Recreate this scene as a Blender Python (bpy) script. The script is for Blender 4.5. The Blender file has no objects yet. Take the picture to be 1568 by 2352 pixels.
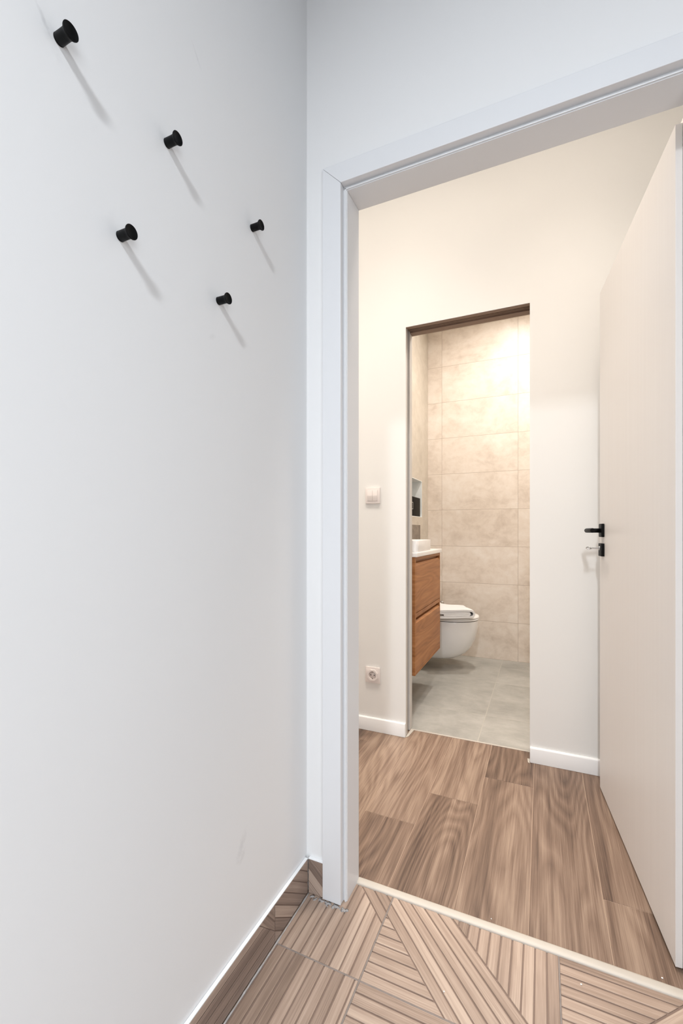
import bpy, bmesh, math, random
from mathutils import Vector, Matrix
random.seed(7)
scn = bpy.context.scene
COL = scn.collection
R = math.radians

# ------------------------------------------------------------------ helpers
def tag(o, label=None, cat=None, group=None, kind=None):
    if label: o['label'] = label
    if cat: o['category'] = cat
    if group: o['group'] = group
    if kind: o['kind'] = kind
    return o

def empty(name, loc, rz=0):
    o = bpy.data.objects.new(name, None); COL.objects.link(o)
    o.location = loc; o.rotation_euler = (0, 0, rz); o.empty_display_size = .05
    return o

def link(name, bm, mats, parent=None, smooth=False, kind=None):
    me = bpy.data.meshes.new(name)
    bmesh.ops.recalc_face_normals(bm, faces=bm.faces[:])
    bm.to_mesh(me); bm.free()
    for m in (mats if isinstance(mats, (list, tuple)) else [mats]): me.materials.append(m)
    if smooth:
        for p in me.polygons: p.use_smooth = True
    o = bpy.data.objects.new(name, me); COL.objects.link(o)
    if parent: o.parent = parent
    if kind: o['kind'] = kind
    return o

def soften(o, ang=35):
    me = o.data
    for p in me.polygons: p.use_smooth = True
    me.set_sharp_from_angle(angle=R(ang))
    return o

def box(bm, x0, x1, y0, y1, z0, z1, bev=0, seg=2, mi=0):
    t = bmesh.new()
    vs = [t.verts.new((x, y, z)) for z in (z0, z1) for y in (y0, y1) for x in (x0, x1)]
    for f in ((0,2,3,1),(4,5,7,6),(0,1,5,4),(2,6,7,3),(0,4,6,2),(1,3,7,5)): t.faces.new([vs[i] for i in f])
    if bev: bmesh.ops.bevel(t, geom=t.edges[:], offset=bev, segments=seg, profile=.6, affect='EDGES')
    merge(bm, t, mi)

def merge(bm, t, mi=0):
    mp = {}
    for v in t.verts: mp[v] = bm.verts.new(v.co)
    for f in t.faces:
        try:
            g = bm.faces.new([mp[v] for v in f.verts]); g.material_index = mi; g.smooth = f.smooth
        except ValueError: pass
    t.free()

def prism(bm, poly, axis, a, b, bev=0, seg=2, mi=0):
    """extrude a 2-D polygon along an axis; poly is in the two remaining axes in x,y,z order"""
    def P(u, v, w): return {'x': (w, u, v), 'y': (u, w, v), 'z': (u, v, w)}[axis]
    t = bmesh.new()
    A = [t.verts.new(P(u, v, a)) for u, v in poly]; B = [t.verts.new(P(u, v, b)) for u, v in poly]
    t.faces.new(A); t.faces.new(B[::-1]); n = len(poly)
    for i in range(n): t.faces.new((A[i], A[(i+1) % n], B[(i+1) % n], B[i]))
    if bev: bmesh.ops.bevel(t, geom=t.edges[:], offset=bev, segments=seg, profile=.6, affect='EDGES')
    merge(bm, t, mi)

def lathe(bm, prof, seg=40, mat=Matrix(), mi=0):
    """profile [(radius, height)] about local z, placed by mat"""
    rings = []
    for r, h in prof:
        if r < 1e-6: rings.append([bm.verts.new(mat @ Vector((0, 0, h)))])
        else: rings.append([bm.verts.new(mat @ Vector((r*math.cos(2*math.pi*k/seg), r*math.sin(2*math.pi*k/seg), h))) for k in range(seg)])
    for A, B in zip(rings, rings[1:]):
        for k in range(seg):
            q = [A[k % len(A)], A[(k+1) % len(A)], B[(k+1) % len(B)], B[k % len(B)]]
            q2 = []
            for v in q:
                if v not in q2: q2.append(v)
            if len(q2) > 2:
                f = bm.faces.new(q2); f.smooth = True; f.material_index = mi

def tube(bm, pts, rad, seg=16, mi=0):
    pts = [Vector(p) for p in pts]; rings = []
    for i, p in enumerate(pts):
        d = (pts[min(i+1, len(pts)-1)] - pts[max(i-1, 0)]).normalized()
        u = d.orthogonal().normalized() if i == 0 else (u - d*u.dot(d)).normalized()
        w = d.cross(u); r = rad[i] if isinstance(rad, (list, tuple)) else rad
        rings.append([bm.verts.new(p + (u*math.cos(2*math.pi*k/seg) + w*math.sin(2*math.pi*k/seg))*r) for k in range(seg)])
    for A, B in zip(rings, rings[1:]):
        for k in range(seg):
            f = bm.faces.new((A[k], A[(k+1) % seg], B[(k+1) % seg], B[k])); f.smooth = True; f.material_index = mi
    bm.faces.new(rings[0][::-1]); bm.faces.new(rings[-1])

# --- 2-D clipping for the strip patterns
def clip(poly, nx, ny, d):
    """keep n.p <= d"""
    out = []
    for i in range(len(poly)):
        p, q = poly[i], poly[(i+1) % len(poly)]
        a, b = nx*p[0]+ny*p[1]-d, nx*q[0]+ny*q[1]-d
        if a <= 0: out.append(p)
        if a*b < 0:
            t = a/(a-b); out.append((p[0]+t*(q[0]-p[0]), p[1]+t*(q[1]-p[1])))
    return out

def strips(poly, deg, sp, off, gap):
    """cut a convex polygon into strips running along angle deg"""
    c, s = math.cos(R(deg)), math.sin(R(deg)); n = (-s, c)
    ds = [n[0]*x+n[1]*y for x, y in poly]; res = []
    for k in range(math.floor((min(ds)-off)/sp), math.ceil((max(ds)-off)/sp)+1):
        lo, hi = off+k*sp+gap/2, off+(k+1)*sp-gap/2
        q = clip(clip(poly, n[0], n[1], hi), -n[0], -n[1], -lo)
        if len(q) > 2 and area(q) > 1.5e-6: res.append((q, deg))
    return res

def area(q): return abs(sum(q[i][0]*q[(i+1) % len(q)][1]-q[(i+1) % len(q)][0]*q[i][1] for i in range(len(q))))/2
def shrink(poly, g):
    cx = sum(p[0] for p in poly)/len(poly); cy = sum(p[1] for p in poly)/len(poly); out = poly
    for i in range(len(poly)):
        p, q = poly[i], poly[(i+1) % len(poly)]
        nx, ny = q[1]-p[1], p[0]-q[0]; l = math.hypot(nx, ny)
        if l < 1e-9: continue
        nx, ny = nx/l, ny/l; d = nx*p[0]+ny*p[1]
        if nx*cx+ny*cy > d: nx, ny, d = -nx, -ny, -d
        out = clip(out, nx, ny, d-g)
        if len(out) < 3: return []
    return out

class Slats:
    """raised slats (material 0) lying in grooves whose bed is material 1"""
    def __init__(self, P, depth=.0022, bev=.0008):
        self.bm = bmesh.new(); self.P = P; self.d = depth; self.b = bev
        self.uv = self.bm.loops.layers.uv.new('grain'); self.ct = self.bm.loops.layers.float_color.new('tint')
    def add(self, poly, deg):
        inn = shrink(poly, self.b)
        c, s = math.cos(R(deg)), math.sin(R(deg))
        tint = (random.random(), random.random(), random.random(), 1)
        def face(vs, uvs):
            try: f = self.bm.faces.new(vs)
            except ValueError: return
            for l, (x, y) in zip(f.loops, uvs):
                l[self.uv].uv = (c*x+s*y, -s*x+c*y); l[self.ct] = tint
        P = self.P; n = len(poly)
        if len(inn) == n:
            T = [self.bm.verts.new(P(x, y, 0)) for x, y in inn]; face(T, inn)
            M = [self.bm.verts.new(P(x, y, -self.b*.7)) for x, y in poly]
            for i in range(n):
                j = (i+1) % n; face((M[i], M[j], T[j], T[i]), (poly[i], poly[j], inn[j], inn[i]))
        else:
            M = [self.bm.verts.new(P(x, y, -self.b*.3)) for x, y in poly]; face(M, poly)
        B = [self.bm.verts.new(P(x, y, -self.d-.0004)) for x, y in poly]
        for i in range(n):
            j = (i+1) % n; face((B[i], B[j], M[j], M[i]), (poly[i], poly[j], poly[j], poly[i]))
    def bed(self, poly, thick):
        P = self.P; n = len(poly)
        T = [self.bm.verts.new(P(x, y, -self.d)) for x, y in poly]; B = [self.bm.verts.new(P(x, y, -thick)) for x, y in poly]
        fs = [self.bm.faces.new(T), self.bm.faces.new(B[::-1])]
        for i in range(n): fs.append(self.bm.faces.new((T[i], B[i], B[(i+1) % n], T[(i+1) % n])))
        for f in fs: f.material_index = 1

# ------------------------------------------------------------------ materials
def srgb(r, g, b):
    return tuple(((c/255)/12.92 if c/255 <= .04045 else (((c/255)+.055)/1.055)**2.4) for c in (r, g, b)) + (1,)

class NT:
    def __init__(self, name):
        self.m = bpy.data.materials.new(name); self.m.use_nodes = True
        self.t = self.m.node_tree; self.N = self.t.nodes; self.L = self.t.links
        self.b = self.N['Principled BSDF']
    def n(self, typ, **kw):
        o = self.N.new(typ); ins = kw.pop('ins', {})
        for k, v in kw.items(): setattr(o, k, v)
        for k, v in ins.items():
            if hasattr(v, 'is_linked') or hasattr(v, 'default_value'): self.L.new(v, o.inputs[k])
            else: o.inputs[k].default_value = v
        return o
    def math(self, op, a, b=0, c=0):
        return self.n('ShaderNodeMath', operation=op, ins={0: a, 1: b, 2: c}).outputs[0]
    def noise(self, vec, scale, detail=4, rough=.55, dist=0):
        return self.n('ShaderNodeTexNoise', ins={'Vector': vec, 'Scale': scale, 'Detail': detail, 'Roughness': rough, 'Distortion': dist}).outputs['Fac']
    def mix(self, f, a, b, blend='MIX'):
        o = self.n('ShaderNodeMix', data_type='RGBA', blend_type=blend)
        for k, v in ((0, f), (6, a), (7, b)):
            if hasattr(v, 'default_value'): self.L.new(v, o.inputs[k])
            else: o.inputs[k].default_value = v
        return o.outputs[2]
    def ramp(self, f, stops):
        o = self.n('ShaderNodeValToRGB', ins={0: f}); e = o.color_ramp.elements
        while len(e) < len(stops): e.new(.5)
        for x, (p, c) in zip(e, stops): x.position = p; x.color = c
        return o.outputs[0]
    def mapping(self, vec, scale=(1,1,1), loc=(0,0,0), rot=(0,0,0)):
        return self.n('ShaderNodeMapping', ins={'Vector': vec, 'Scale': scale, 'Location': loc, 'Rotation': rot}).outputs[0]
    def obj(self): return self.n('ShaderNodeTexCoord').outputs['Object']
    def out(self, col=None, rough=.5, bump=None, bs=.1, bd=.002, metal=0, spec=.5, coat=0):
        if col is not None:
            if hasattr(col, 'default_value'): self.L.new(col, self.b.inputs['Base Color'])
            else: self.b.inputs['Base Color'].default_value = col
        if hasattr(rough, 'default_value'): self.L.new(rough, self.b.inputs['Roughness'])
        else: self.b.inputs['Roughness'].default_value = rough
        self.b.inputs['Metallic'].default_value = metal; self.b.inputs['Specular IOR Level'].default_value = spec
        self.b.inputs['Coat Weight'].default_value = coat
        if bump is not None:
            o = self.n('ShaderNodeBump', ins={'Height': bump, 'Strength': bs, 'Distance': bd}); self.L.new(o.outputs[0], self.b.inputs['Normal'])
        return self.m

def paint(name, col, rough=.6, scale=90, bs=.05):
    t = NT(name); v = t.obj(); n = t.noise(v, scale, 3)
    c = t.mix(t.noise(v, 1.3, 2), tuple(x*.985 for x in col[:3])+(1,), col)
    return t.out(c, rough, n, bs, .001, spec=.3)

def plain(name, col, rough=.5, metal=0, spec=.5, coat=0, var=.06, scale=25):
    t = NT(name); v = t.obj()
    c = t.mix(t.noise(v, scale, 3), tuple(x*(1-var) for x in col[:3])+(1,), tuple(min(1, x*(1+var)) for x in col[:3])+(1,))
    return t.out(c, rough, metal=metal, spec=spec, coat=coat)

WALLC = srgb(236, 236, 236)
M_wall = paint('white wall paint', WALLC)
M_grey = paint('grey entry wall paint', srgb(112, 113, 116))
M_hall = paint('white hall paint', srgb(238, 237, 234))
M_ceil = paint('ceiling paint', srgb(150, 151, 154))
M_trim = paint('white satin trim', srgb(229, 230, 232), .38, 8, .01)
M_base = paint('white baseboard lacquer', srgb(240, 240, 240), .35, 8, .01)

def scuffed():
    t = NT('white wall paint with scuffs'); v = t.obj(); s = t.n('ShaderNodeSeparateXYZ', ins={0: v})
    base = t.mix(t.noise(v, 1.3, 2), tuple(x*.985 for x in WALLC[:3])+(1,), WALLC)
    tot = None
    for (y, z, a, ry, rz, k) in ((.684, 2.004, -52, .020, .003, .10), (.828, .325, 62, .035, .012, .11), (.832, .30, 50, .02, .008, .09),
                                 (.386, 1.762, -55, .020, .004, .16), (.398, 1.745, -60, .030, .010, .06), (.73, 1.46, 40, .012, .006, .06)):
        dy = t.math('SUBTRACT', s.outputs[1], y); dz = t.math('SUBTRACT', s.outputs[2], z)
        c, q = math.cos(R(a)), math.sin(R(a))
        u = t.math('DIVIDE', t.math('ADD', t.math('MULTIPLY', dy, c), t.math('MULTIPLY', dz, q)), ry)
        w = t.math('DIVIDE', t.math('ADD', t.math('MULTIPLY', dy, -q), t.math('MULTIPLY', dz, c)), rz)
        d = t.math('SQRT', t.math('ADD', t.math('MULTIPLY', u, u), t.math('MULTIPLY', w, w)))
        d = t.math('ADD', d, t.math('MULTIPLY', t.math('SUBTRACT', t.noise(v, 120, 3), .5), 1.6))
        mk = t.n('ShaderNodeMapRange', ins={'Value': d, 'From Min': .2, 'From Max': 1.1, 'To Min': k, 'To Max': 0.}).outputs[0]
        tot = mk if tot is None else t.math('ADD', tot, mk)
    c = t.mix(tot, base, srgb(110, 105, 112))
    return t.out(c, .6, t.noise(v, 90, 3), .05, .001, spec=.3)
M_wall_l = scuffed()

def wood(name, dark, mid, light, gs=1., figure=.5, rough=.5, var=.25, attr=True, fine=.35, bs=.12):
    t = NT(name)
    if attr:
        uv = t.n('ShaderNodeUVMap', uv_map='grain').outputs[0]
        at = t.n('ShaderNodeAttribute', attribute_name='tint'); sp = t.n('ShaderNodeSeparateColor', ins={0: at.outputs['Color']})
        r0, r1, r2 = sp.outputs[0], sp.outputs[1], sp.outputs[2]
        off = t.n('ShaderNodeCombineXYZ', ins={0: t.math('MULTIPLY', r0, 37.), 1: t.math('MULTIPLY', r1, 23.), 2: t.math('MULTIPLY', r2, 11.)}).outputs[0]
        v = t.n('ShaderNodeVectorMath', operation='ADD', ins={0: uv, 1: off}).outputs[0]
    else:
        o = t.obj(); s = t.n('ShaderNodeSeparateXYZ', ins={0: o})
        v = t.n('ShaderNodeCombineXYZ', ins={0: s.outputs[1], 1: s.outputs[2], 2: s.outputs[0]}).outputs[0]
        r0 = None
    big = t.noise(t.mapping(v, (.55*gs, 13*gs, 1)), 1.0, 5, .62, .12)
    mid_n = t.noise(t.mapping(v, (1.0*gs, 62*gs, 1)), 1.0, 5, .66, .1)
    fin = t.noise(t.mapping(v, (4.5*gs, 330*gs, 1)), 1.0, 4, .7)
    # cathedral figure: contour lines of a stretched noise field
    fld = t.noise(t.mapping(v, (.8*gs, 4.6*gs, 1)), 1.0, 2, .35, .1)
    ring = t.math('PINGPONG', t.math('MULTIPLY', fld, 46.), 1.)
    f = t.math('ADD', t.math('MULTIPLY', big, .62), t.math('MULTIPLY', mid_n, .34))
    f = t.math('ADD', f, t.math('MULTIPLY', t.math('SUBTRACT', ring, .5), -.12*figure))
    f = t.math('ADD', f, t.math('MULTIPLY', t.math('SUBTRACT', fin, .5), fine))
    if r0 is not None: f = t.math('ADD', f, t.math('MULTIPLY', t.math('SUBTRACT', r2, .5), var))
    c = t.ramp(f, [(.29, dark), (.48, mid), (.67, light)])
    return t.out(c, rough, t.math('ADD', fin, t.math('MULTIPLY', ring, .2)), bs, .0006, spec=.35)

M_plank = wood('oak look plank tile', srgb(80, 63, 53), srgb(124, 102, 87), srgb(158, 136, 118), 1., .9, .45, .14, fine=.5)
M_slat = wood('ribbed wood look tile', srgb(132, 112, 98), srgb(168, 146, 130), srgb(196, 175, 158), 1.3, .2, .5, .14, fine=.42)
M_skirt = wood('ribbed wood look skirting tile', srgb(116, 100, 91), srgb(158, 138, 125), srgb(192, 172, 157), 1.3, .25, .5, .25, fine=.3)
M_oak = wood('oak veneer', srgb(128, 80, 44), srgb(163, 108, 64), srgb(188, 132, 84), 1.1, .9, .45, attr=False, fine=.25)
M_plank_gap = plain('pale plank grout', srgb(184, 160, 140), .8)
M_slat_gap = plain('brown tile groove', srgb(134, 114, 102), .8)
M_grout = plain('grey grout', srgb(138, 128, 122), .9, var=.25, scale=60)
M_mortar = plain('smeared grey mortar', srgb(172, 168, 166), .95, var=.35, scale=90)
M_cream = plain('cream threshold lacquer', srgb(194, 186, 175), .45, var=.02)
M_white_fill = paint('white skirting cap', srgb(246, 246, 246), .6, 120, .1)
M_black = plain('matt black metal', srgb(5, 5, 6), .5, metal=0, spec=.16, var=.1)
M_blackgloss = plain('black gloss', srgb(8, 7, 7), .6, spec=.15, var=.1)
M_chrome = plain('polished chrome', srgb(205, 205, 205), .12, metal=1, var=.02)
M_alu = plain('bare aluminium profile', srgb(204, 199, 193), .5, metal=0., var=.12, scale=8)
M_alu_shade = plain('aluminium track with painted shade', srgb(138, 114, 98), .55, metal=0., var=.12, scale=8)  # aluminium head profile, browned and darkened in colour for its shadow
M_slot = plain('dark pocket slot', srgb(120, 108, 98), .8)
M_plastic = plain('white switch plastic', srgb(238, 230, 226), .35, var=.01)
M_socketwell = plain('white socket plastic', srgb(222, 212, 208), .4, var=.01)
M_dark = plain('dark pin hole', srgb(50, 44, 42), .7)
M_ceramic = plain('white glazed ceramic', srgb(240, 238, 236), .12, coat=.5, var=.01)
M_seat = plain('white seat plastic', srgb(240, 237, 234), .25, var=.01)
M_solid = plain('white countertop', srgb(238, 234, 230), .3, var=.015)
M_gap_shade = plain('painted seat gap shade', srgb(70, 64, 62), .7)  # dark colour stands in for shade between bowl and seat
M_niche = plain('white niche lining', srgb(242, 244, 242), .5, var=.01)
M_chip = plain('white plaster crumb', srgb(246, 244, 240), .8)
M_mark = plain('pale printed outline', srgb(205, 200, 192), .6)

def towel_m():
    t = NT('white terry cotton'); v = t.obj(); n = t.noise(v, 420, 2, .7)
    return t.out(t.mix(n, srgb(232, 230, 228), srgb(246, 244, 242)), .95, n, .5, .002, spec=.1)
M_towel = towel_m()

def door_m():
    t = NT('white door foil'); v = t.obj()
    n = t.noise(t.mapping(v, (60, 60, 1.2)), 1.0, 3)
    return t.out(t.mix(n, srgb(233, 229, 226), srgb(238, 235, 232)), .42, n, .02, .001, spec=.35)
M_door = door_m()

def stone(name, cols, w, h, mortar, mcol, axes, offs, blot=3.6, rough=.4, msize=.0012):
    """large tiles with cloudy stone figure; axes picks which object axes run along and up the tile"""
    t = NT(name); o = t.obj(); s = t.n('ShaderNodeSeparateXYZ', ins={0: o})
    u = t.math('ADD', s.outputs[axes[0]], offs[0]); q = t.math('ADD', s.outputs[axes[1]], offs[1])
    v = t.n('ShaderNodeCombineXYZ', ins={0: u, 1: q, 2: 0.}).outputs[0]
    br = t.n('ShaderNodeTexBrick', offset=0., squash=1., ins={'Vector': v, 'Color1': (0,0,0,1), 'Color2': (1,1,1,1), 'Mortar': (.5,.5,.5,1),
             'Scale': 1., 'Mortar Size': msize, 'Mortar Smooth': 0., 'Bias': 0., 'Brick Width': w, 'Row Height': h})
    shift = t.n('ShaderNodeVectorMath', operation='SCALE', ins={0: br.outputs['Color'], 'Scale': 9.}).outputs[0]
    pv = t.n('ShaderNodeVectorMath', operation='ADD', ins={0: v, 1: shift}).outputs[0]
    a = t.noise(t.mapping(pv, (blot, blot*1.3, 1)), 1., 8, .66, .5)
    b = t.noise(t.mapping(pv, (blot*4.5, blot*5.5, 1)), 1., 6, .65, .3)
    f = t.math('ADD', t.math('MULTIPLY', a, .68), t.math('MULTIPLY', b, .32))
    c = t.ramp(f, [(.30, cols[0]), (.5, cols[1]), (.68, cols[2])])
    c = t.mix(br.outputs['Fac'], c, mcol)
    return t.out(c, rough, t.math('SUBTRACT', t.math('MULTIPLY', b, .2), br.outputs['Fac']), .25, .001, spec=.4)

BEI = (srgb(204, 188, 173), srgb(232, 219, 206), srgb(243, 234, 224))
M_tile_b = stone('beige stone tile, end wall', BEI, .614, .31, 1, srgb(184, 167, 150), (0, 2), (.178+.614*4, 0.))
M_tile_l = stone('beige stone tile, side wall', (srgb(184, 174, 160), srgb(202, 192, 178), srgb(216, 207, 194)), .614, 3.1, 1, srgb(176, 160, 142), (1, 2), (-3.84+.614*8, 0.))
M_conc = stone('grey concrete look floor tile', (srgb(142, 140, 134), srgb(168, 165, 158), srgb(188, 185, 178)), .60, .60, 1, srgb(180, 176, 166), (0, 1), (.295+.6*5, -3.84+.6*9), 2.6, .45, .002)
M_vein = stone('grey veined stone', (srgb(92, 82, 72), srgb(128, 116, 104), srgb(160, 148, 134)), 2., 2., 1, srgb(120, 110, 100), (1, 2), (.5, .2), 6., .4)

# ------------------------------------------------------------------ key dimensions (metres; camera above the origin)
XL = -.63            # left wall
YD = 1.138           # front of the wall with the door
YH = 1.258           # its hall side
OL, OR_, OT = -.504, .304, 2.02     # door opening
YF0, YF1 = 2.195, 2.315             # wall with the bathroom opening
BL, BR, BT = -.637, -.052, 2.10     # bathroom opening
YB = 3.84
CE, CH, CB = 3.0, 3.2, 2.9
XR, YN = 1.25, -2.5                 # entry room: right wall, near wall
HL, HR = -1.9, .95
BW, PW, BRX = -1.10, -.914, 1.0     # bathroom left wall, pre-wall, right wall

def slab(name, x0, x1, y0, y1, z0, z1, m, kind='structure'):
    bm = bmesh.new(); box(bm, x0, x1, y0, y1, z0, z1); return link(name, bm, m, kind=kind)

# ------------------------------------------------------------------ setting: entry room
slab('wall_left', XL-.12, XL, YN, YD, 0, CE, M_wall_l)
# right wall with an added, unseen opening that lets in fill light
GY0, GY1, GZ1 = -2.1, -.45, 1.85
bm = bmesh.new()
for r in ((YN, GY0, 0, CE), (GY1, YD, 0, CE), (GY0, GY1, GZ1, CE)): box(bm, XR, XR+.12, r[0], r[1], r[2], r[3])
link('wall_right', bm, M_grey, kind='structure')
bm = bmesh.new()
for r in ((GY0, GY0+.06, 0, GZ1), (GY1-.06, GY1, 0, GZ1), (GY0+.06, GY1-.06, GZ1-.06, GZ1), (GY0+.06, GY1-.06, 0, .08)): box(bm, XR+.03, XR+.09, r[0], r[1], r[2], r[3], .003)
link('added_window_1', bm, M_trim, kind='structure')  # frame of the added opening, out of view
slab('wall_front', XL-.12, XR+.12, YN-.12, YN, 0, CE, M_grey)
slab('ceiling', XL-.12, XR+.12, YN-.12, YD, CE, CE+.12, M_ceil)
bm = bmesh.new()
ox0, ox1, ozt = OL-.049, OR_+.049, OT+.049
for r in ((HL, ox0, 0, CE), (ox1, XR+.12, 0, CE), (ox0, ox1, ozt, CE)): box(bm, r[0], r[1], YD, YH, r[2], r[3])
link('wall_back', bm, M_wall, kind='structure')

# hall
slab('wall_hall_left', HL-.12, HL, YD, YF1, 0, CH, M_hall)
slab('wall_hall_right', HR, HR+.12, YH, YF0, 0, CH, M_hall)
slab('ceiling_hall', HL-.12, XR+.12, YD, YF0+.001, CH, CH+.12, M_hall)
bm = bmesh.new()
JT = .022
for r in ((HL, BL-JT, 0, CH), (BR+JT, XR, 0, CH), (BL-JT, BR+JT, BT+JT, CH)): box(bm, r[0], r[1], YF0+.003, YF1, r[2], r[3])
for r in ((HL, BL, 0, CH), (BR, XR, 0, CH), (BL, BR, BT, CH)): box(bm, r[0], r[1], YF0, YF0+.003, r[2], r[3])
link('wall_far', bm, M_hall, kind='structure')

# bathroom: end wall, side walls, pre-wall with the niche
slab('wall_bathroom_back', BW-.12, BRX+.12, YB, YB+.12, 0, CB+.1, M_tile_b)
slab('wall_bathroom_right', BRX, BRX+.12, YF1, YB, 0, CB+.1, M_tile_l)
slab('ceiling_bathroom', BW-.12, BRX+.12, YF1, YB+.12, CB+.1, CB+.2, M_hall)
NY0, NY1, NZ0, NZ1, ND = 3.235, 3.626, 1.172, 1.473, .115
PY = 3.07
bm = bmesh.new()
box(bm, BW-.12, BW, YF1, YB, 0, CB+.1)
box(bm, BW, PW, PY, NY0, 0, CB+.1); box(bm, BW, PW, NY1, YB, 0, CB+.1)
box(bm, BW, PW, NY0, NY1, 0, NZ0); box(bm, BW, PW, NY0, NY1, NZ1, CB+.1); box(bm, BW, PW-ND, NY0, NY1, NZ0, NZ1)
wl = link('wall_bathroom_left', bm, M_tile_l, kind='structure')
bm = bmesh.new(); e = .004
box(bm, PW-ND, PW-ND+e, NY0, NY1, NZ0, NZ1); box(bm, PW-ND+e, PW+.001, NY0, NY0+e, NZ0, NZ1); box(bm, PW-ND+e, PW+.001, NY1-e, NY1, NZ0, NZ1)
box(bm, PW-ND+e, PW+.001, NY0+e, NY1-e, NZ0, NZ0+e); box(bm, PW-ND+e, PW+.001, NY0+e, NY1-e, NZ1-e, NZ1)
link('niche_lining', bm, M_niche, wl)

# ------------------------------------------------------------------ floors
S = Slats(lambda x, y, h: (x, y, h), .0024, .0009)
SP, G = .02669, .0038
def tile(x0, x1, y0, y1, cuts):
    """cuts: [(half planes, strip angle, strip offset)]"""
    g = .002
    for hp, deg, off in cuts:
        q = [(x0+g, y0+g), (x1-g, y0+g), (x1-g, y1-g), (x0+g, y1-g)]
        for (nx, ny, d) in hp: q = clip(q, nx, ny, d)
        q = clip(q, 0, 1, 1.2165); q = clip(q, -1, 0, -(XL+.009))
        if len(q) > 2:
            for p, a in strips(q, deg, SP, off, G): S.add(p, a)
T = .427; tx = -.390; ty = .957
n2 = math.sqrt(.5)
def diag(x, y, w): return ((1, 1, w), (-1, -1, -w))
for i in range(-2, 5):
    for j in range(-8, 2):
        x0, y0 = tx+i*T, ty+(j)*T
        if x0 > XR or y0 > 1.22 or y0+T < YN: continue
        x1, y1 = x0+T, y0+T; cx_, cy_ = (x0+x1)/2, (y0+y1)/2
        kind = {(-1, 0): 'A', (0, 0): 'B', (1, 0): 'C', (-1, -1): 'D', (0, -1): 'E'}.get((i, j), random.choice('ABCDE'))
        s_ = cx_+cy_; g2 = G/2
        if kind == 'A':
            c = s_+.163
            tile(x0, x1, y0, y1, [([(1, 1, c-g2)], 90, -x0), ([(-1, -1, -c-g2)], -45, c*n2)])
        elif kind == 'B':
            c0, c1 = s_-.2285, s_
            tile(x0, x1, y0, y1, [([(1, 1, c0-g2)], 0, y0), ([(-1, -1, -c0-g2), (1, 1, c1-g2)], -45, c0*n2), ([(-1, -1, -c1-g2)], 90, -x1)])
        elif kind == 'C':
            d = cx_-cy_
            tile(x0, x1, y0, y1, [([(1, -1, d-g2)], 0, y0), ([(-1, 1, -d-g2), (1, -1, d+.2285-g2)], 45, -(d+.2285)*n2), ([(-1, 1, -d-.2285-g2)], 90, -x1)])
        elif kind == 'D':
            d = s_-.25
            tile(x0, x1, y0, y1, [([(-1, -1, -d-g2)], 90, -x0+.010), ([(1, 1, d-g2)], -45, d*n2)])
        else:
            tile(x0, x1, y0, y1, [([], 0, y0)])
S.bed([(XL, YN), (XR, YN), (XR, 1.217), (XL, 1.217)], .08)
floor = link('floor', S.bm, [M_slat, M_slat_gap], kind='structure')

# grey grout lines between the tiles: part of the floor
bm = bmesh.new()
for i in range(-1, 5):
    x = tx+i*T
    if x < XR: box(bm, x-.0016, x+.0016, YN, 1.216, -.0026, -.0008)
for j in range(-8, 1):
    y = ty+j*T
    if y > YN: box(bm, XL+.009, XR, y-.0016, y+.0016, -.0026, -.0009)
link('tile_grout', bm, M_grout, floor)

# hall planks
S = Slats(lambda x, y, h: (x, y, h), .0010, .0004)
PWD, PLN = .1913, .945
for i in range(-8, 8):
    x0 = -.0335+i*PWD; x1 = x0+PWD
    if x1 < HL or x0 > HR: continue
    y = 2.19+.2133*i
    while y > .9: y -= PLN
    while y < 2.4:
        q = [(max(x0, HL)+.0008, y+.0008), (min(x1, HR)-.0008, y+.0008), (min(x1, HR)-.0008, y+PLN-.0008), (max(x0, HL)+.0008, y+PLN-.0008)]
        q = clip(clip(q, 0, 1, 2.285), 0, -1, -1.241)
        if len(q) > 2: S.add(q, 90)
        y += PLN
S.bed([(HL, 1.241), (HR, 1.241), (HR, 2.285), (HL, 2.285)], .08)
link('floor_hall', S.bm, [M_plank, M_plank_gap], kind='structure')

slab('floor_bathroom', BW, BRX, 2.293, YB, -.08, 0, M_conc)

# ------------------------------------------------------------------ skirting of wood-look tile (entry room)
KH = .099
def skirt(name, P, segs, length, cap, kind='structure'):
    S = Slats(P, .0016, .0006)
    for q, deg, off in segs:
        for p, a in strips(q, deg, .0262, off, .0028): S.add(p, a)
    S.bed([(length[0], .0015), (length[1], .0015), (length[1], KH), (length[0], KH)], .0085)
    o = link(name, S.bm, [M_skirt, M_slat_gap], kind=kind)
    bm = bmesh.new(); cap(bm); link('white_cap', bm, M_white_fill, o)
    return o
XS = XL+.0095
y_j = ty-.002
def rect(a, b, z0=.002, z1=KH-.001): return [(a, z0), (b, z0), (b, z1), (a, z1)]
near = rect(YN+.01, y_j-.0015)
far = rect(y_j+.0015, YD-.0105)
cutd = y_j-.060
segs = [(clip(near, 1, 1, cutd+.09), 0, .0), (clip(near, -1, -1, -(cutd+.0915)), -52, .0), (far, -38, .01)]
bl = skirt('baseboard_left', lambda y, z, h: (XS+h, y, z), segs, (YN+.01, YD-.0105),
      lambda bm: box(bm, XL+.0005, XS-.0002, YN+.01, YD-.0105, KH, KH+.0022, .0006))
bm = bmesh.new()
pts = []
for k in range(320):
    y = YN+.02+(YD-.03-YN)*k/319
    pts.append((XS+.003, y, .0003+random.uniform(-.0008, .0006)))
tube(bm, pts, [random.uniform(.0012, .0030) for _ in pts], 8)
link('grout_bead', bm, M_mortar, bl)
segs = [(rect(XS+.002, OL-.069), -42, .006)]
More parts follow.
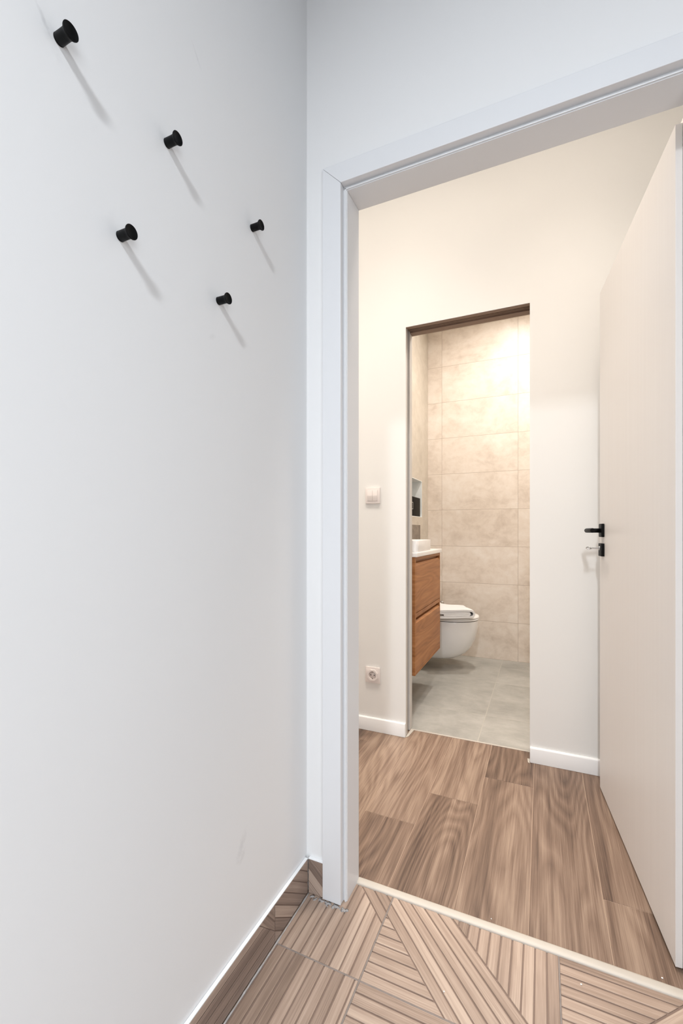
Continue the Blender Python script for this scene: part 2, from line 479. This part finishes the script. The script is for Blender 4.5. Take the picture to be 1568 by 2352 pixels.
bb = skirt('baseboard_back', lambda x, z, h: (x, YD-.0095-h, z), [], (XS+.001, OL-.068),
      lambda bm: box(bm, XS+.001, OL-.068, YD-.0093, YD-.0003, KH, KH+.0022, .0006))
# its tiles face -Y, so rebuild them with the mirrored depth axis
bpy.data.objects.remove([c for c in bb.children][0]); bpy.data.objects.remove(bb)
bb = skirt('baseboard_back', lambda x, z, h: (x, YD-.0100-h, z), segs, (XS+.001, OL-.068),
      lambda bm: box(bm, XS+.001, OL-.068, YD-.0098, YD-.0003, KH, KH+.0022, .0006))

# ------------------------------------------------------------------ door frame (trim_1)
CF, CW, CI = YD-.013, .057, OL-.011    # casing front, casing width, casing inner edge
bm = bmesh.new()
FO = .048
prism(bm, [(OL, 0), (OL, OT), (OL-FO, OT+FO), (OL-FO, 0)], 'y', YD+.009, 1.234, .0012)
prism(bm, [(OR_, 0), (OR_, OT), (OR_+FO, OT+FO), (OR_+FO, 0)], 'y', YD+.009, 1.234, .0012)
prism(bm, [(OL, OT), (OR_, OT), (OR_+FO, OT+FO), (OL-FO, OT+FO)], 'y', YD+.009, 1.234, .0012)
# rebate behind the stop, in which the leaf closes
for x0, x1 in ((OL-FO, OL-.030), (OR_+.030, OR_+FO)): box(bm, x0, x1, 1.234, YH+.003, 0, OT+FO, .001)
box(bm, OL-.030, OR_+.030, 1.234, YH+.003, OT+.030, OT+FO, .001)
frame = link('trim_1', bm, M_trim, kind='structure')
def casing(poly, name):
    bm = bmesh.new(); prism(bm, poly, 'y', CF, YD+.010, .0018, 2); link(name, bm, M_trim, frame)
ci0, ci1, cit = CI, OR_+.011, OT+.011
casing([(ci0, 0.001), (ci0, cit), (ci0-CW, cit+CW), (ci0-CW, 0.001)], 'casing')
casing([(ci1, 0.001), (ci1, cit), (ci1+CW, cit+CW), (ci1+CW, 0.001)], 'casing')
casing([(ci0+.0004, cit+.0002), (ci1-.0004, cit+.0002), (ci1+CW-.0004, cit+CW), (ci0-CW+.0004, cit+CW)], 'casing')
bm = bmesh.new()
for x0, x1 in ((OL-.007, OL-.002), (OR_+.002, OR_+.007)): box(bm, x0, x1, YD+.0055, YD+.0092, 0, OT+.006, .001)
box(bm, OL-.007, OR_+.007, YD+.0055, YD+.0092, OT+.002, OT+.007, .001)
link('frame_seal', bm, M_trim, frame)
# mortar smeared around the foot of the casing: part of the floor
bm = bmesh.new()
for k in range(30):
    a = random.random(); x = -.612+.125*a; y = (YD-.016 if x > -.575 else YD-.014)-random.uniform(.0, .012)*(1-abs(a-.4))
    m = Matrix.Translation((x, y, 0)) @ Matrix.Rotation(random.random()*6, 4, 'Z') @ Matrix.Diagonal((random.uniform(.004, .011), random.uniform(.002, .006), random.uniform(.0003, .0007), 1))
    bmesh.ops.create_icosphere(bm, subdivisions=1, radius=1, matrix=m)
link('mortar_smear', bm, M_mortar, floor, smooth=True)

# threshold strip
bm = bmesh.new()
prism(bm, [(1.2165, -.004), (1.2165, .002), (1.2185, .0042), (1.224, .0056), (1.236, .0056), (1.2405, .0042), (1.2425, .0012), (1.2425, -.004)], 'x', OL-.001, OR_+.013)
soften(link('trim_2', bm, M_cream, kind='structure'), 50)

# ------------------------------------------------------------------ hall baseboards
def hall_base(name, x0, x1):
    bm = bmesh.new()
    prism(bm, [(YF0-.0003, .001), (YF0-.0125, .001), (YF0-.0125, .064), (YF0-.0105, .068), (YF0-.007, .070), (YF0-.0003, .070)], 'x', x0, x1)
    soften(link(name, bm, M_base, kind='structure'), 50)
hall_base('baseboard_hall_left', HL+.005, BL-.001)
hall_base('baseboard_hall_right', BR+.0015, HR-.005)

# ------------------------------------------------------------------ bathroom opening: pocket door jamb (trim_3) and threshold (trim_4)
bm = bmesh.new()
for (a, b) in ((YF0+.0032, YF0+.034), (YF0+.078, YF1+.001)):
    box(bm, BL-JT, BL, a, b, 0.001, BT+JT, .002)
    box(bm, BR, BR+JT, a, b, 0.001, BT+JT, .002)
j = link('trim_3', bm, M_alu, kind='structure')
bm = bmesh.new()
box(bm, BL-JT, BL-.012, YF0+.034, YF0+.078, .001, BT+JT)
box(bm, BR+.012, BR+JT, YF0+.034, YF0+.078, .001, BT+JT)
link('pocket_slot', bm, M_slot, j)
bm = bmesh.new()
box(bm, BL+.0002, BR-.0002, YF0+.0032, YF0+.009, BT-.0035, BT+JT, .001)
box(bm, BL, BR, YF0+.008, YF0+.034, BT+.001, BT+JT, .001)
box(bm, BL, BR, YF0+.078, YF1+.001, BT+.001, BT+JT, .001)
box(bm, BL, BR, YF0+.034, YF0+.078, BT+.016, BT+JT)
box(bm, BL, BR, YF0+.048, YF0+.052, BT+.004, BT+.016); box(bm, BL, BR, YF0+.060, YF0+.064, BT+.004, BT+.016)
link('head_track', bm, M_alu_shade, j)
bm = bmesh.new()
box(bm, BL+.0015, BR-.0005, 2.2845, 2.2935, -.004, .0022, .0008)
prism(bm, [(BL+.0015, 2.183), (BL+.012, 2.200), (BL+.020, 2.2845), (BL+.0015, 2.2845)], 'z', 0.0002, .0032, .001)
prism(bm, [(BR-.0005, 2.172), (BR-.0005, 2.215), (BR-.011, 2.215), (BR-.008, 2.180)], 'z', 0.0002, .0028, .0008)
link('trim_4', bm, M_cream, kind='structure')

# ------------------------------------------------------------------ door leaf
ang = math.atan2(2.079-1.292, .214-.290)
door = empty('door_1', (.290, 1.292, 0), ang); door['kind'] = 'structure'
LW, LT = .790, .040
bm = bmesh.new()
box(bm, 0, LW, -.0145, 0, .009, 2.026, .0012)
box(bm, -.0115, LW+.012, -LT, -.0150, .009, 2.038, .0012)
link('leaf', bm, M_door, door)
hx = LW-.055
# lever handle: rose, neck, lever
bm = bmesh.new(); box(bm, hx-.0265, hx+.0265, .0004, .0105, 1.030, 1.083, .0035, 3)
hd = soften(link('handle_rose', bm, M_black, door)); hd['label'] = 'matt black square handle rose'
bm = bmesh.new()
pts = [(hx, .0105, 1.056), (hx, .030, 1.056), (hx, .046, 1.056)]
for k in range(1, 9):
    a = R(90*k/8); pts.append((hx-.016*(1-math.cos(a)), .046+.014*math.sin(a), 1.056))
pts += [(hx-.05, .060, 1.056), (hx-.112, .058, 1.056), (hx-.118, .0578, 1.056)]
tube(bm, pts, [.0088]*(len(pts)-1)+[.0075], 20)
link('lever', bm, M_black, hd)
bm = bmesh.new(); box(bm, hx-.026, hx+.026, .0004, .0115, .954, 1.005, .002, 2)
lp = soften(link('lock_plate', bm, M_black, door)); lp['label'] = 'matt black square lock escutcheon'
bm = bmesh.new()
lathe(bm, [(0, .0), (.0085, .0), (.0085, .0022), (.0078, .003), (0, .003)], 24, Matrix.Translation((hx, .0113, .986)) @ Matrix.Rotation(R(-90), 4, 'X'))
link('lock_cylinder', bm, M_chrome, lp)
# three hinges on the hidden edge
for z in (.24, 1.05, 1.82):
    bm = bmesh.new(); lathe(bm, [(0, 0), (.006, 0), (.006, .08), (0, .08)], 16, Matrix.Translation((-.019, -.034, z)))
    link('hinge', bm, M_chrome, door)

# the key stands in the lock
Rz = Matrix.Rotation(ang, 4, 'Z')
kp = Matrix.Translation((.290, 1.292, 0)) @ Rz @ Vector((hx, .0146, .986))
key = empty('door_key', kp, ang)
tag(key, 'small silver key standing in the black lock plate of the open white door', 'key')
bm = bmesh.new(); box(bm, -.0010, .0010, .0002, .022, -.0032, .0032, .0004); link('key_shaft', bm, M_chrome, key)
bm = bmesh.new()
ring = [(.0, .036+.0085*math.cos(2*math.pi*k/32), .0095*math.sin(2*math.pi*k/32)) for k in range(33)]
tube(bm, ring, .0022, 10)
box(bm, -.0014, .0014, .021, .0275, -.006, .006, .0005)
m = Matrix.Rotation(R(72), 4, 'Y')
bmesh.ops.transform(bm, matrix=m, verts=bm.verts[:])
link('key_bow', bm, M_chrome, key)

# ------------------------------------------------------------------ coat hooks
hooks = [((.406, 1.755), 'black round wall hook at the top left, highest of the five on the left wall', 0),
         ((.606, 1.767), 'black round wall hook in the middle of the upper row of three', 0),
         ((.868, 1.775), 'black round wall hook in the upper row, nearest the corner by the door frame', 0),
         ((.507, 1.535), 'black round wall hook on the left of the lower pair', 0),
         ((.748, 1.544), 'lowest black round wall hook, right one of the lower pair', 0)]
def make_hook():
    root = empty('coat_hook', (0, 0, 0))
    Mx = Matrix.Rotation(R(90), 4, 'Y')          # local z -> world x
    bm = bmesh.new()
    lathe(bm, [(0, .0002), (.0078, .0002), (.0081, .0006), (.0081, .0014), (.0077, .0019), (.0077, .0025), (.0080, .0030), (.0080, .0175),
               (.0083, .0200), (.0090, .0220), (.0101, .0238)], 48, Mx)
    link('peg', bm, M_black, root)
    bm = bmesh.new()
    lathe(bm, [(.0096, .0232), (.0110, .0248), (.0115, .0262), (.0115, .0270), (.0111, .0275), (.0104, .0272), (.0090, .0258), (.0, .0246)], 48, Mx)
    link('flange', bm, M_black, root)
    return root
hk0 = make_hook()
for i, ((y, z), lab, _) in enumerate(hooks):
    if i == 0: o = hk0
    else:
        o = hk0.copy(); COL.objects.link(o)
        for ch in list(hk0.children):
            c = ch.copy(); COL.objects.link(c); c.parent = o
    o.location = (XL, y+.001, z-.0005); tag(o, lab, 'hook', 'black coat hooks on the left wall')

# ------------------------------------------------------------------ switch and socket on the hall wall
sw = empty('light_switch', (-.815, YF0, 1.242))
tag(sw, 'white square light switch on the hall wall left of the bathroom opening', 'switch')
bm = bmesh.new(); box(bm, -.0405, .0405, -.0095, -.0004, -.0415, .0415, .0022, 2)
soften(link('frame', bm, M_plastic, sw))
bm = bmesh.new()
prism(bm, [(-.0094, -.0275), (-.0120, -.0275), (-.0150, -.001), (-.0130, .0275), (-.0094, .0275)], 'x', -.0275, .0, .001)
soften(link('rocker', bm, M_plastic, sw))
bm = bmesh.new()
prism(bm, [(-.0094, -.0275), (-.0120, -.0275), (-.0150, -.001), (-.0130, .0275), (-.0094, .0275)], 'x', .001, .0275, .001)
soften(link('rocker', bm, M_plastic, sw))

so = empty('power_socket', (-.815, YF0, .295))
tag(so, 'white round-pin power socket on the hall wall below the switch near the baseboard', 'socket')
bm = bmesh.new(); box(bm, -.0405, .0405, -.0080, -.0004, -.0415, .0415, .0022, 2)
soften(link('frame', bm, M_plastic, so))
MF = Matrix.Translation((0, -.0079, 0)) @ Matrix.Rotation(R(90), 4, 'X')
bm = bmesh.new()
# octagonal insert with the round well sunk into it
t = bmesh.new(); n8 = 64
def octr(a): 
    k = math.pi/4; b = (a+k/2) % k-k/2; return .0285/math.cos(b)
out0 = []; out1 = []; in1 = []; in0 = []
for k in range(n8):
    a = 2*math.pi*k/n8
    for lst, r, h in ((out0, octr(a), 0), (out1, octr(a), .0045), (in1, .0205, .0045), (in0, .0195, -.0055)):
        lst.append(t.verts.new(MF @ Vector((r*math.cos(a), r*math.sin(a), h))))
for k in range(n8):
    q = (k+1) % n8
    for A, B in ((out0, out1), (out1, in1), (in1, in0)): t.faces.new((A[k], A[q], B[q], B[k]))
merge(bm, t); link('insert', bm, M_plastic, so)
bm = bmesh.new(); lathe(bm, [(0, .0006), (.0203, .0006), (.0203, .0010), (0, .0010)], 48, MF); link('well', bm, M_socketwell, so)
for x in (-.0095, .0095):
    bm = bmesh.new(); lathe(bm, [(0, .0011), (.0028, .0011), (.0028, .0016), (0, .0016)], 20, MF @ Matrix.Translation((x, 0, 0))); link('pin_hole', bm, M_dark, so)
for z in (-.0165, .0165):
    bm = bmesh.new(); box(bm, -.0028, .0028, -.0118, -.0088, z-.0025, z+.0025, .0006); link('earth_clip', bm, M_chrome, so)

# ------------------------------------------------------------------ vanity
VX, VY0, VY1 = -.632, 2.36, 3.005
va = empty('vanity_cabinet', (-.80, 2.68, 0))
tag(va, 'wall-hung oak vanity cabinet with two drawers in the bathroom left of the toilet', 'cabinet')
def L(o): o.matrix_parent_inverse = va.matrix_world.inverted(); return o
def pv(name, bm, m): 
    bmesh.ops.translate(bm, verts=bm.verts[:], vec=(.80, -2.68, 0)); return link(name, bm, m, va)
bm = bmesh.new()
box(bm, BW+.002, VX-.022, VY0, VY1, .262, .912, .0012)
box(bm, VX-.022, VX, VY0, VY0+.018, .262, .912, .0012); box(bm, VX-.022, VX, VY1-.018, VY1, .262, .912, .0012)
box(bm, VX-.022, VX-.0005, VY0+.018, VY1-.018, .893, .912, .0012)
box(bm, VX-.022, VX-.0005, VY0+.018, VY1-.018, .578, .6015, .0012)
box(bm, VX-.022, VX-.0005, VY0+.018, VY1-.018, .262, .270, .0012)
pv('carcass', bm, M_oak)
for z0, z1 in ((.6045, .872), (.2725, .553)):
    bm = bmesh.new()
    prism(bm, [(VX-.0215, z0), (VX, z0), (VX, z1-.006), (VX-.010, z1+.006), (VX-.0215, z1+.006)], 'y', VY0+.020, VY1-.020, .0008, 1)
    pv('drawer', bm, M_oak)
# countertop with a front edge, lying over the cabinet
bm = bmesh.new(); box(bm, BW+.002, VX+.012, VY0-.008, VY1+.006, .9125, .9365, .003, 3)
tag(soften(link('countertop', bm, M_solid)), 'thin white countertop lying on the oak vanity', 'countertop')
# rectangular basin with rounded corners
def rrect(x0, x1, y0, y1, r, seg=6):
    p = []
    for (cx, cy, a0) in ((x1-r, y1-r, 0), (x0+r, y1-r, 90), (x0+r, y0+r, 180), (x1-r, y0+r, 270)):
        for k in range(seg+1):
            a = R(a0+90*k/seg); p.append((cx+r*math.cos(a), cy+r*math.sin(a)))
    return p
def loft(bm, rings, cap0=True, cap1=True):
    V = [[bm.verts.new(p) for p in r] for r in rings]
    for A, B in zip(V, V[1:]):
        n = len(A)
        for k in range(n): 
            f = bm.faces.new((A[k], A[(k+1) % n], B[(k+1) % n], B[k])); f.smooth = True
    if cap0: bm.faces.new(V[0][::-1])
    if cap1: bm.faces.new(V[-1])
bz0, bz1 = .937, 1.004; bx0, bx1, by0, by1 = -1.045, -.626, 2.33+.06, 2.725
def rr(d, z, r): return [(x, y, z) for x, y in rrect(bx0+d, bx1-d, by0+d, by1-d, r)]
bm = bmesh.new()
loft(bm, [rr(.003, bz0, .02), rr(.0015, bz0+.004, .022), rr(.0, bz1-.004, .026), rr(.001, bz1-.001, .026), rr(.003, bz1, .025), rr(.009, bz1, .020),
          rr(.012, bz1-.002, .018), rr(.016, bz0+.030, .030), rr(.035, bz0+.014, .04), rr(.10, bz0+.010, .05)])
tag(soften(link('wash_basin', bm, M_ceramic), 50), 'white rectangular vessel basin standing on the vanity countertop', 'basin')

# ------------------------------------------------------------------ toilet
YC = 3.45
to = empty('toilet', (PW, YC, -.022))
tag(to, 'white wall-hung toilet with closed lid between the vanity and the tiled end wall', 'toilet')
def dshape(L, W, z, back=0., n=72, p=2.25, dz=0.):
    """outline of a toilet at height z: straight sides by the wall, round front; local x away from the wall"""
    pts = []; a0 = min(.20, L*.45)
    pts.append((back, -W/2*.93, z)); pts.append((a0*.5, -W/2, z))
    for k in range(n+1):
        a = -math.pi/2+math.pi*k/n
        ca, sa = math.cos(a), math.sin(a)
        pts.append((a0+(L-a0)*abs(ca)**(2/p), W/2*math.copysign(abs(sa)**(2/p), sa), z+dz))
    pts.append((a0*.5, W/2, z)); pts.append((back, W/2*.93, z))
    return pts
bm = bmesh.new()
prof = [(.10, .20, .10), (.104, .26, .16), (.115, .31, .20), (.135, .352, .235), (.165, .392, .268), (.21, .428, .30), (.26, .452, .325), (.32, .468, .343), (.37, .474, .350), (.402, .475, .352), (.408, .473, .350)]
loft(bm, [dshape(Lx, W, z) for z, Lx, W in prof])
soften(link('bowl', bm, M_ceramic, to), 60)
bm = bmesh.new(); loft(bm, [dshape(.462, .338, .4075), dshape(.462, .338, .4135)]); link('seat_gap_shade', bm, M_gap_shade, to)  # dark filler plate painting the shade under the seat
bm = bmesh.new(); loft(bm, [dshape(.476, .354, .4135, .03), dshape(.480, .358, .416, .03), dshape(.480, .358, .423, .03), dshape(.477, .355, .4255, .03)])
soften(link('seat', bm, M_seat, to), 50)
bm = bmesh.new(); loft(bm, [dshape(.476, .354, .4275, .03), dshape(.481, .359, .430, .03), dshape(.480, .358, .438, .03), dshape(.470, .348, .4425, .035), dshape(.40, .28, .4445, .06)])
soften(link('lid', bm, M_seat, to), 60)
for y in (-.078, .078):
    bm = bmesh.new(); lathe(bm, [(0, 0), (.011, 0), (.011, .034), (.009, .037), (0, .037)], 24, Matrix.Translation((.024, y, .4085))); link('lid_hinge', bm, M_chrome, to)

# folded towel on the lid
def ribbon(path, th):
    """closed outline of a thick ribbon along a 2-D path"""
    P = [Vector(p) for p in path]; a = []; b = []
    for i, p in enumerate(P):
        d = (P[min(i+1, len(P)-1)]-P[max(i-1, 0)]).normalized(); n = Vector((-d.y, d.x))
        a.append(p+n*th/2); b.append(p-n*th/2)
    d0 = (P[0]-P[1]).normalized(); d1 = (P[-1]-P[-2]).normalized()
    return [tuple(x) for x in a]+[tuple(P[-1]+d1*th*.4)]+[tuple(x) for x in b[::-1]]+[tuple(P[0]+d0*th*.4)]
def arc(cx, cz, r, a0, a1, n=10): return [(cx+r*math.cos(R(a0+(a1-a0)*k/n)), cz+r*math.sin(R(a0+(a1-a0)*k/n))) for k in range(n+1)]
th = .0145
path = []
def line(x0, z0, x1, z1, n=12): return [(x0+(x1-x0)*k/n, z0+(z1-z0)*k/n+.0010*math.sin(9*k/n)) for k in range(n)]
path += line(-.13, .0080, .105, .0080)+arc(.105, .0315, .0235, -90, 90, 14)+line(.105, .0550, -.122, .0560, 14)[1:]+arc(-.122, .0475, .0085, 90, 270, 8)+line(-.122, .0390, .086, .0392)[1:]+arc(.088, .0315, .0077, 90, -90, 8)+line(.088, .0238, -.115, .0240)[1:]
bm = bmesh.new()
NS = 22; rings = []
ol = ribbon(path, th)
for k in range(NS+1):
    s = k/NS; y = -.125+.25*s
    e = .96+.04*math.sin(math.pi*min(1, max(0, s*1.0)))
    rings.append([(x*e+.004*math.sin(7*s), y+.005*math.sin(x*20), max(.0008, z*(1+.05*math.sin(4*s+x*11)-.10*max(0., x)/.13)+.012*max(0, -x/.13)*s*z/.06))
                  for x, z in ol])
loft(bm, rings, True, True)
tw = soften(link('folded_towel', bm, M_towel), 60)
tw.location = (-.612, 3.375, .4228); tw.rotation_euler = (0, 0, R(24))
tag(tw, 'folded white towel lying on the closed toilet lid', 'towel')

# chrome valve on the end wall
vl = empty('angle_valve', (-.795, YB, .432))
tag(vl, 'small chrome valve on the beige tiled end wall behind the folded towel', 'valve')
bm = bmesh.new(); lathe(bm, [(0, .0004), (.022, .0004), (.022, .004), (.010, .007), (.010, .045), (0, .045)], 28, Matrix.Rotation(R(90), 4, 'X')); link('valve_body', bm, M_chrome, vl)
bm = bmesh.new(); lathe(bm, [(0, 0), (.013, 0), (.017, .006), (.017, .022), (.012, .028), (0, .029)], 28, Matrix.Translation((0, -.045, 0)) @ Matrix.Rotation(R(90), 4, 'X')); link('valve_knob', bm, M_chrome, vl)

# black box in the niche, grey panel below it
nb = empty('wall_niche_box', (PW-.06, 3.42, NZ0+.0045))
tag(nb, 'black rectangular box with a pale outline mark standing in the white lit wall niche', 'box')
bm = bmesh.new(); box(bm, -.045, .058, -.145, .158, 0, .151, .003, 2); soften(link('box_body', bm, M_blackgloss, nb))
bm = bmesh.new()
s0, s1, q0, q1, w = -.128, -.062, .052, .106, .0035
for a in ((s0, s1, q1-w, q1), (s0, s1, q0, q0+w), (s0, s0+w, q0+w, q1-w), (s1-w, s1, q0+w, q1-w)): box(bm, .0578, .0586, a[0], a[1], a[2], a[3])
link('outline_mark', bm, M_mark, nb)
bm = bmesh.new(); box(bm, PW-.002, PW+.0035, 3.24, 3.562, .955, 1.107, .001)
tag(link('wall_panel', bm, M_vein), 'grey veined stone panel on the bathroom wall directly above the white basin', 'panel')

# ------------------------------------------------------------------ crumbs of plaster on the floor
for (x, y, r, lab) in ((.082, 1.161, .0021, 'white crumb on the ribbed tile floor in front of the door threshold'),
                       (.2565, 1.256, .0022, 'white crumb on the hall planks beside the foot of the open door'),
                       (-.204, 1.013, .0019, 'white crumb on the diagonal slats of the ribbed tile floor'),
                       (-.126, 1.257, .0016, 'tiny pale crumb on the hall planks just behind the middle of the threshold')):
    bm = bmesh.new(); bmesh.ops.create_icosphere(bm, subdivisions=2, radius=r)
    for v in bm.verts: v.co *= random.uniform(.75, 1.15); v.co.z *= .6
    zmin = min(v.co.z for v in bm.verts)
    for v in bm.verts: v.co.z -= zmin
    o = link('plaster_crumb', bm, M_chip, smooth=True); o.location = (x, y, 0.0001)
    tag(o, lab, 'crumb', 'plaster crumbs on the floors')

# ------------------------------------------------------------------ lamps
def lamp(name, loc, power, size, col, rot=(0, 0, 0), shape='DISK', sy=None, spread=180):
    l = bpy.data.lights.new(name, 'AREA'); l.shape = shape; l.size = size; l.energy = power; l.color = col; l.spread = R(spread)
    if sy: l.size_y = sy
    o = bpy.data.objects.new(name, l); COL.objects.link(o); o.location = loc; o.rotation_euler = rot
    return o
COOL = (.90, .95, 1.0); WARM = (1.0, .895, .79); BATH = (1.0, .95, .89)
lamp('entry_ceiling_lamp', (.10, -1.40, 2.97), 87, .13, COOL, shape='RECTANGLE', sy=.55, spread=168)
lamp('added_daylight_fill', (XR+.10, (GY0+GY1)/2,  .90), 40, GY1-GY0-.1, (.87, .94, 1.0), (R(90), 0, R(90)), 'RECTANGLE', GZ1-.12)  # added soft fill shining in through the made-up opening
for x in (-1.45, -.65, .15):
    lamp('hall_ceiling_lamp', (x, 1.46, CH-.03), 3.9, .40, WARM, spread=150)
    lamp('hall_fill_light', (x, 1.62, CH-.03), 4.6, .30, WARM, spread=75)  # added narrow fill that evens out brightness down the hall walls
lamp('bathroom_ceiling_lamp', (-.20, 3.06, 2.975), 20, .16, BATH, spread=155)
lamp('bathroom_ceiling_lamp', (.60, 2.85, 2.975), 12, .16, BATH, spread=150)

w = bpy.data.worlds.new('world'); scn.world = w; w.use_nodes = True
w.node_tree.nodes['Background'].inputs[0].default_value = (.9, .95, 1, 1); w.node_tree.nodes['Background'].inputs[1].default_value = .15

# ------------------------------------------------------------------ camera
cam = bpy.data.cameras.new('camera'); co = bpy.data.objects.new('camera', cam); COL.objects.link(co)
co.location = (0, 0, 1.05); co.rotation_euler = (R(90), 0, math.atan2(461, 1013))
cam.sensor_fit = 'VERTICAL'; cam.sensor_height = 36; cam.lens = 1013/2352*36; cam.shift_y = 46/2352
cam.clip_start = .02
scn.camera = co
scn.view_settings.view_transform = 'Standard'; scn.view_settings.look = 'None'
scn.view_settings.gamma = 1; scn.view_settings.use_curve_mapping = False
scn.view_settings.exposure = 0.0
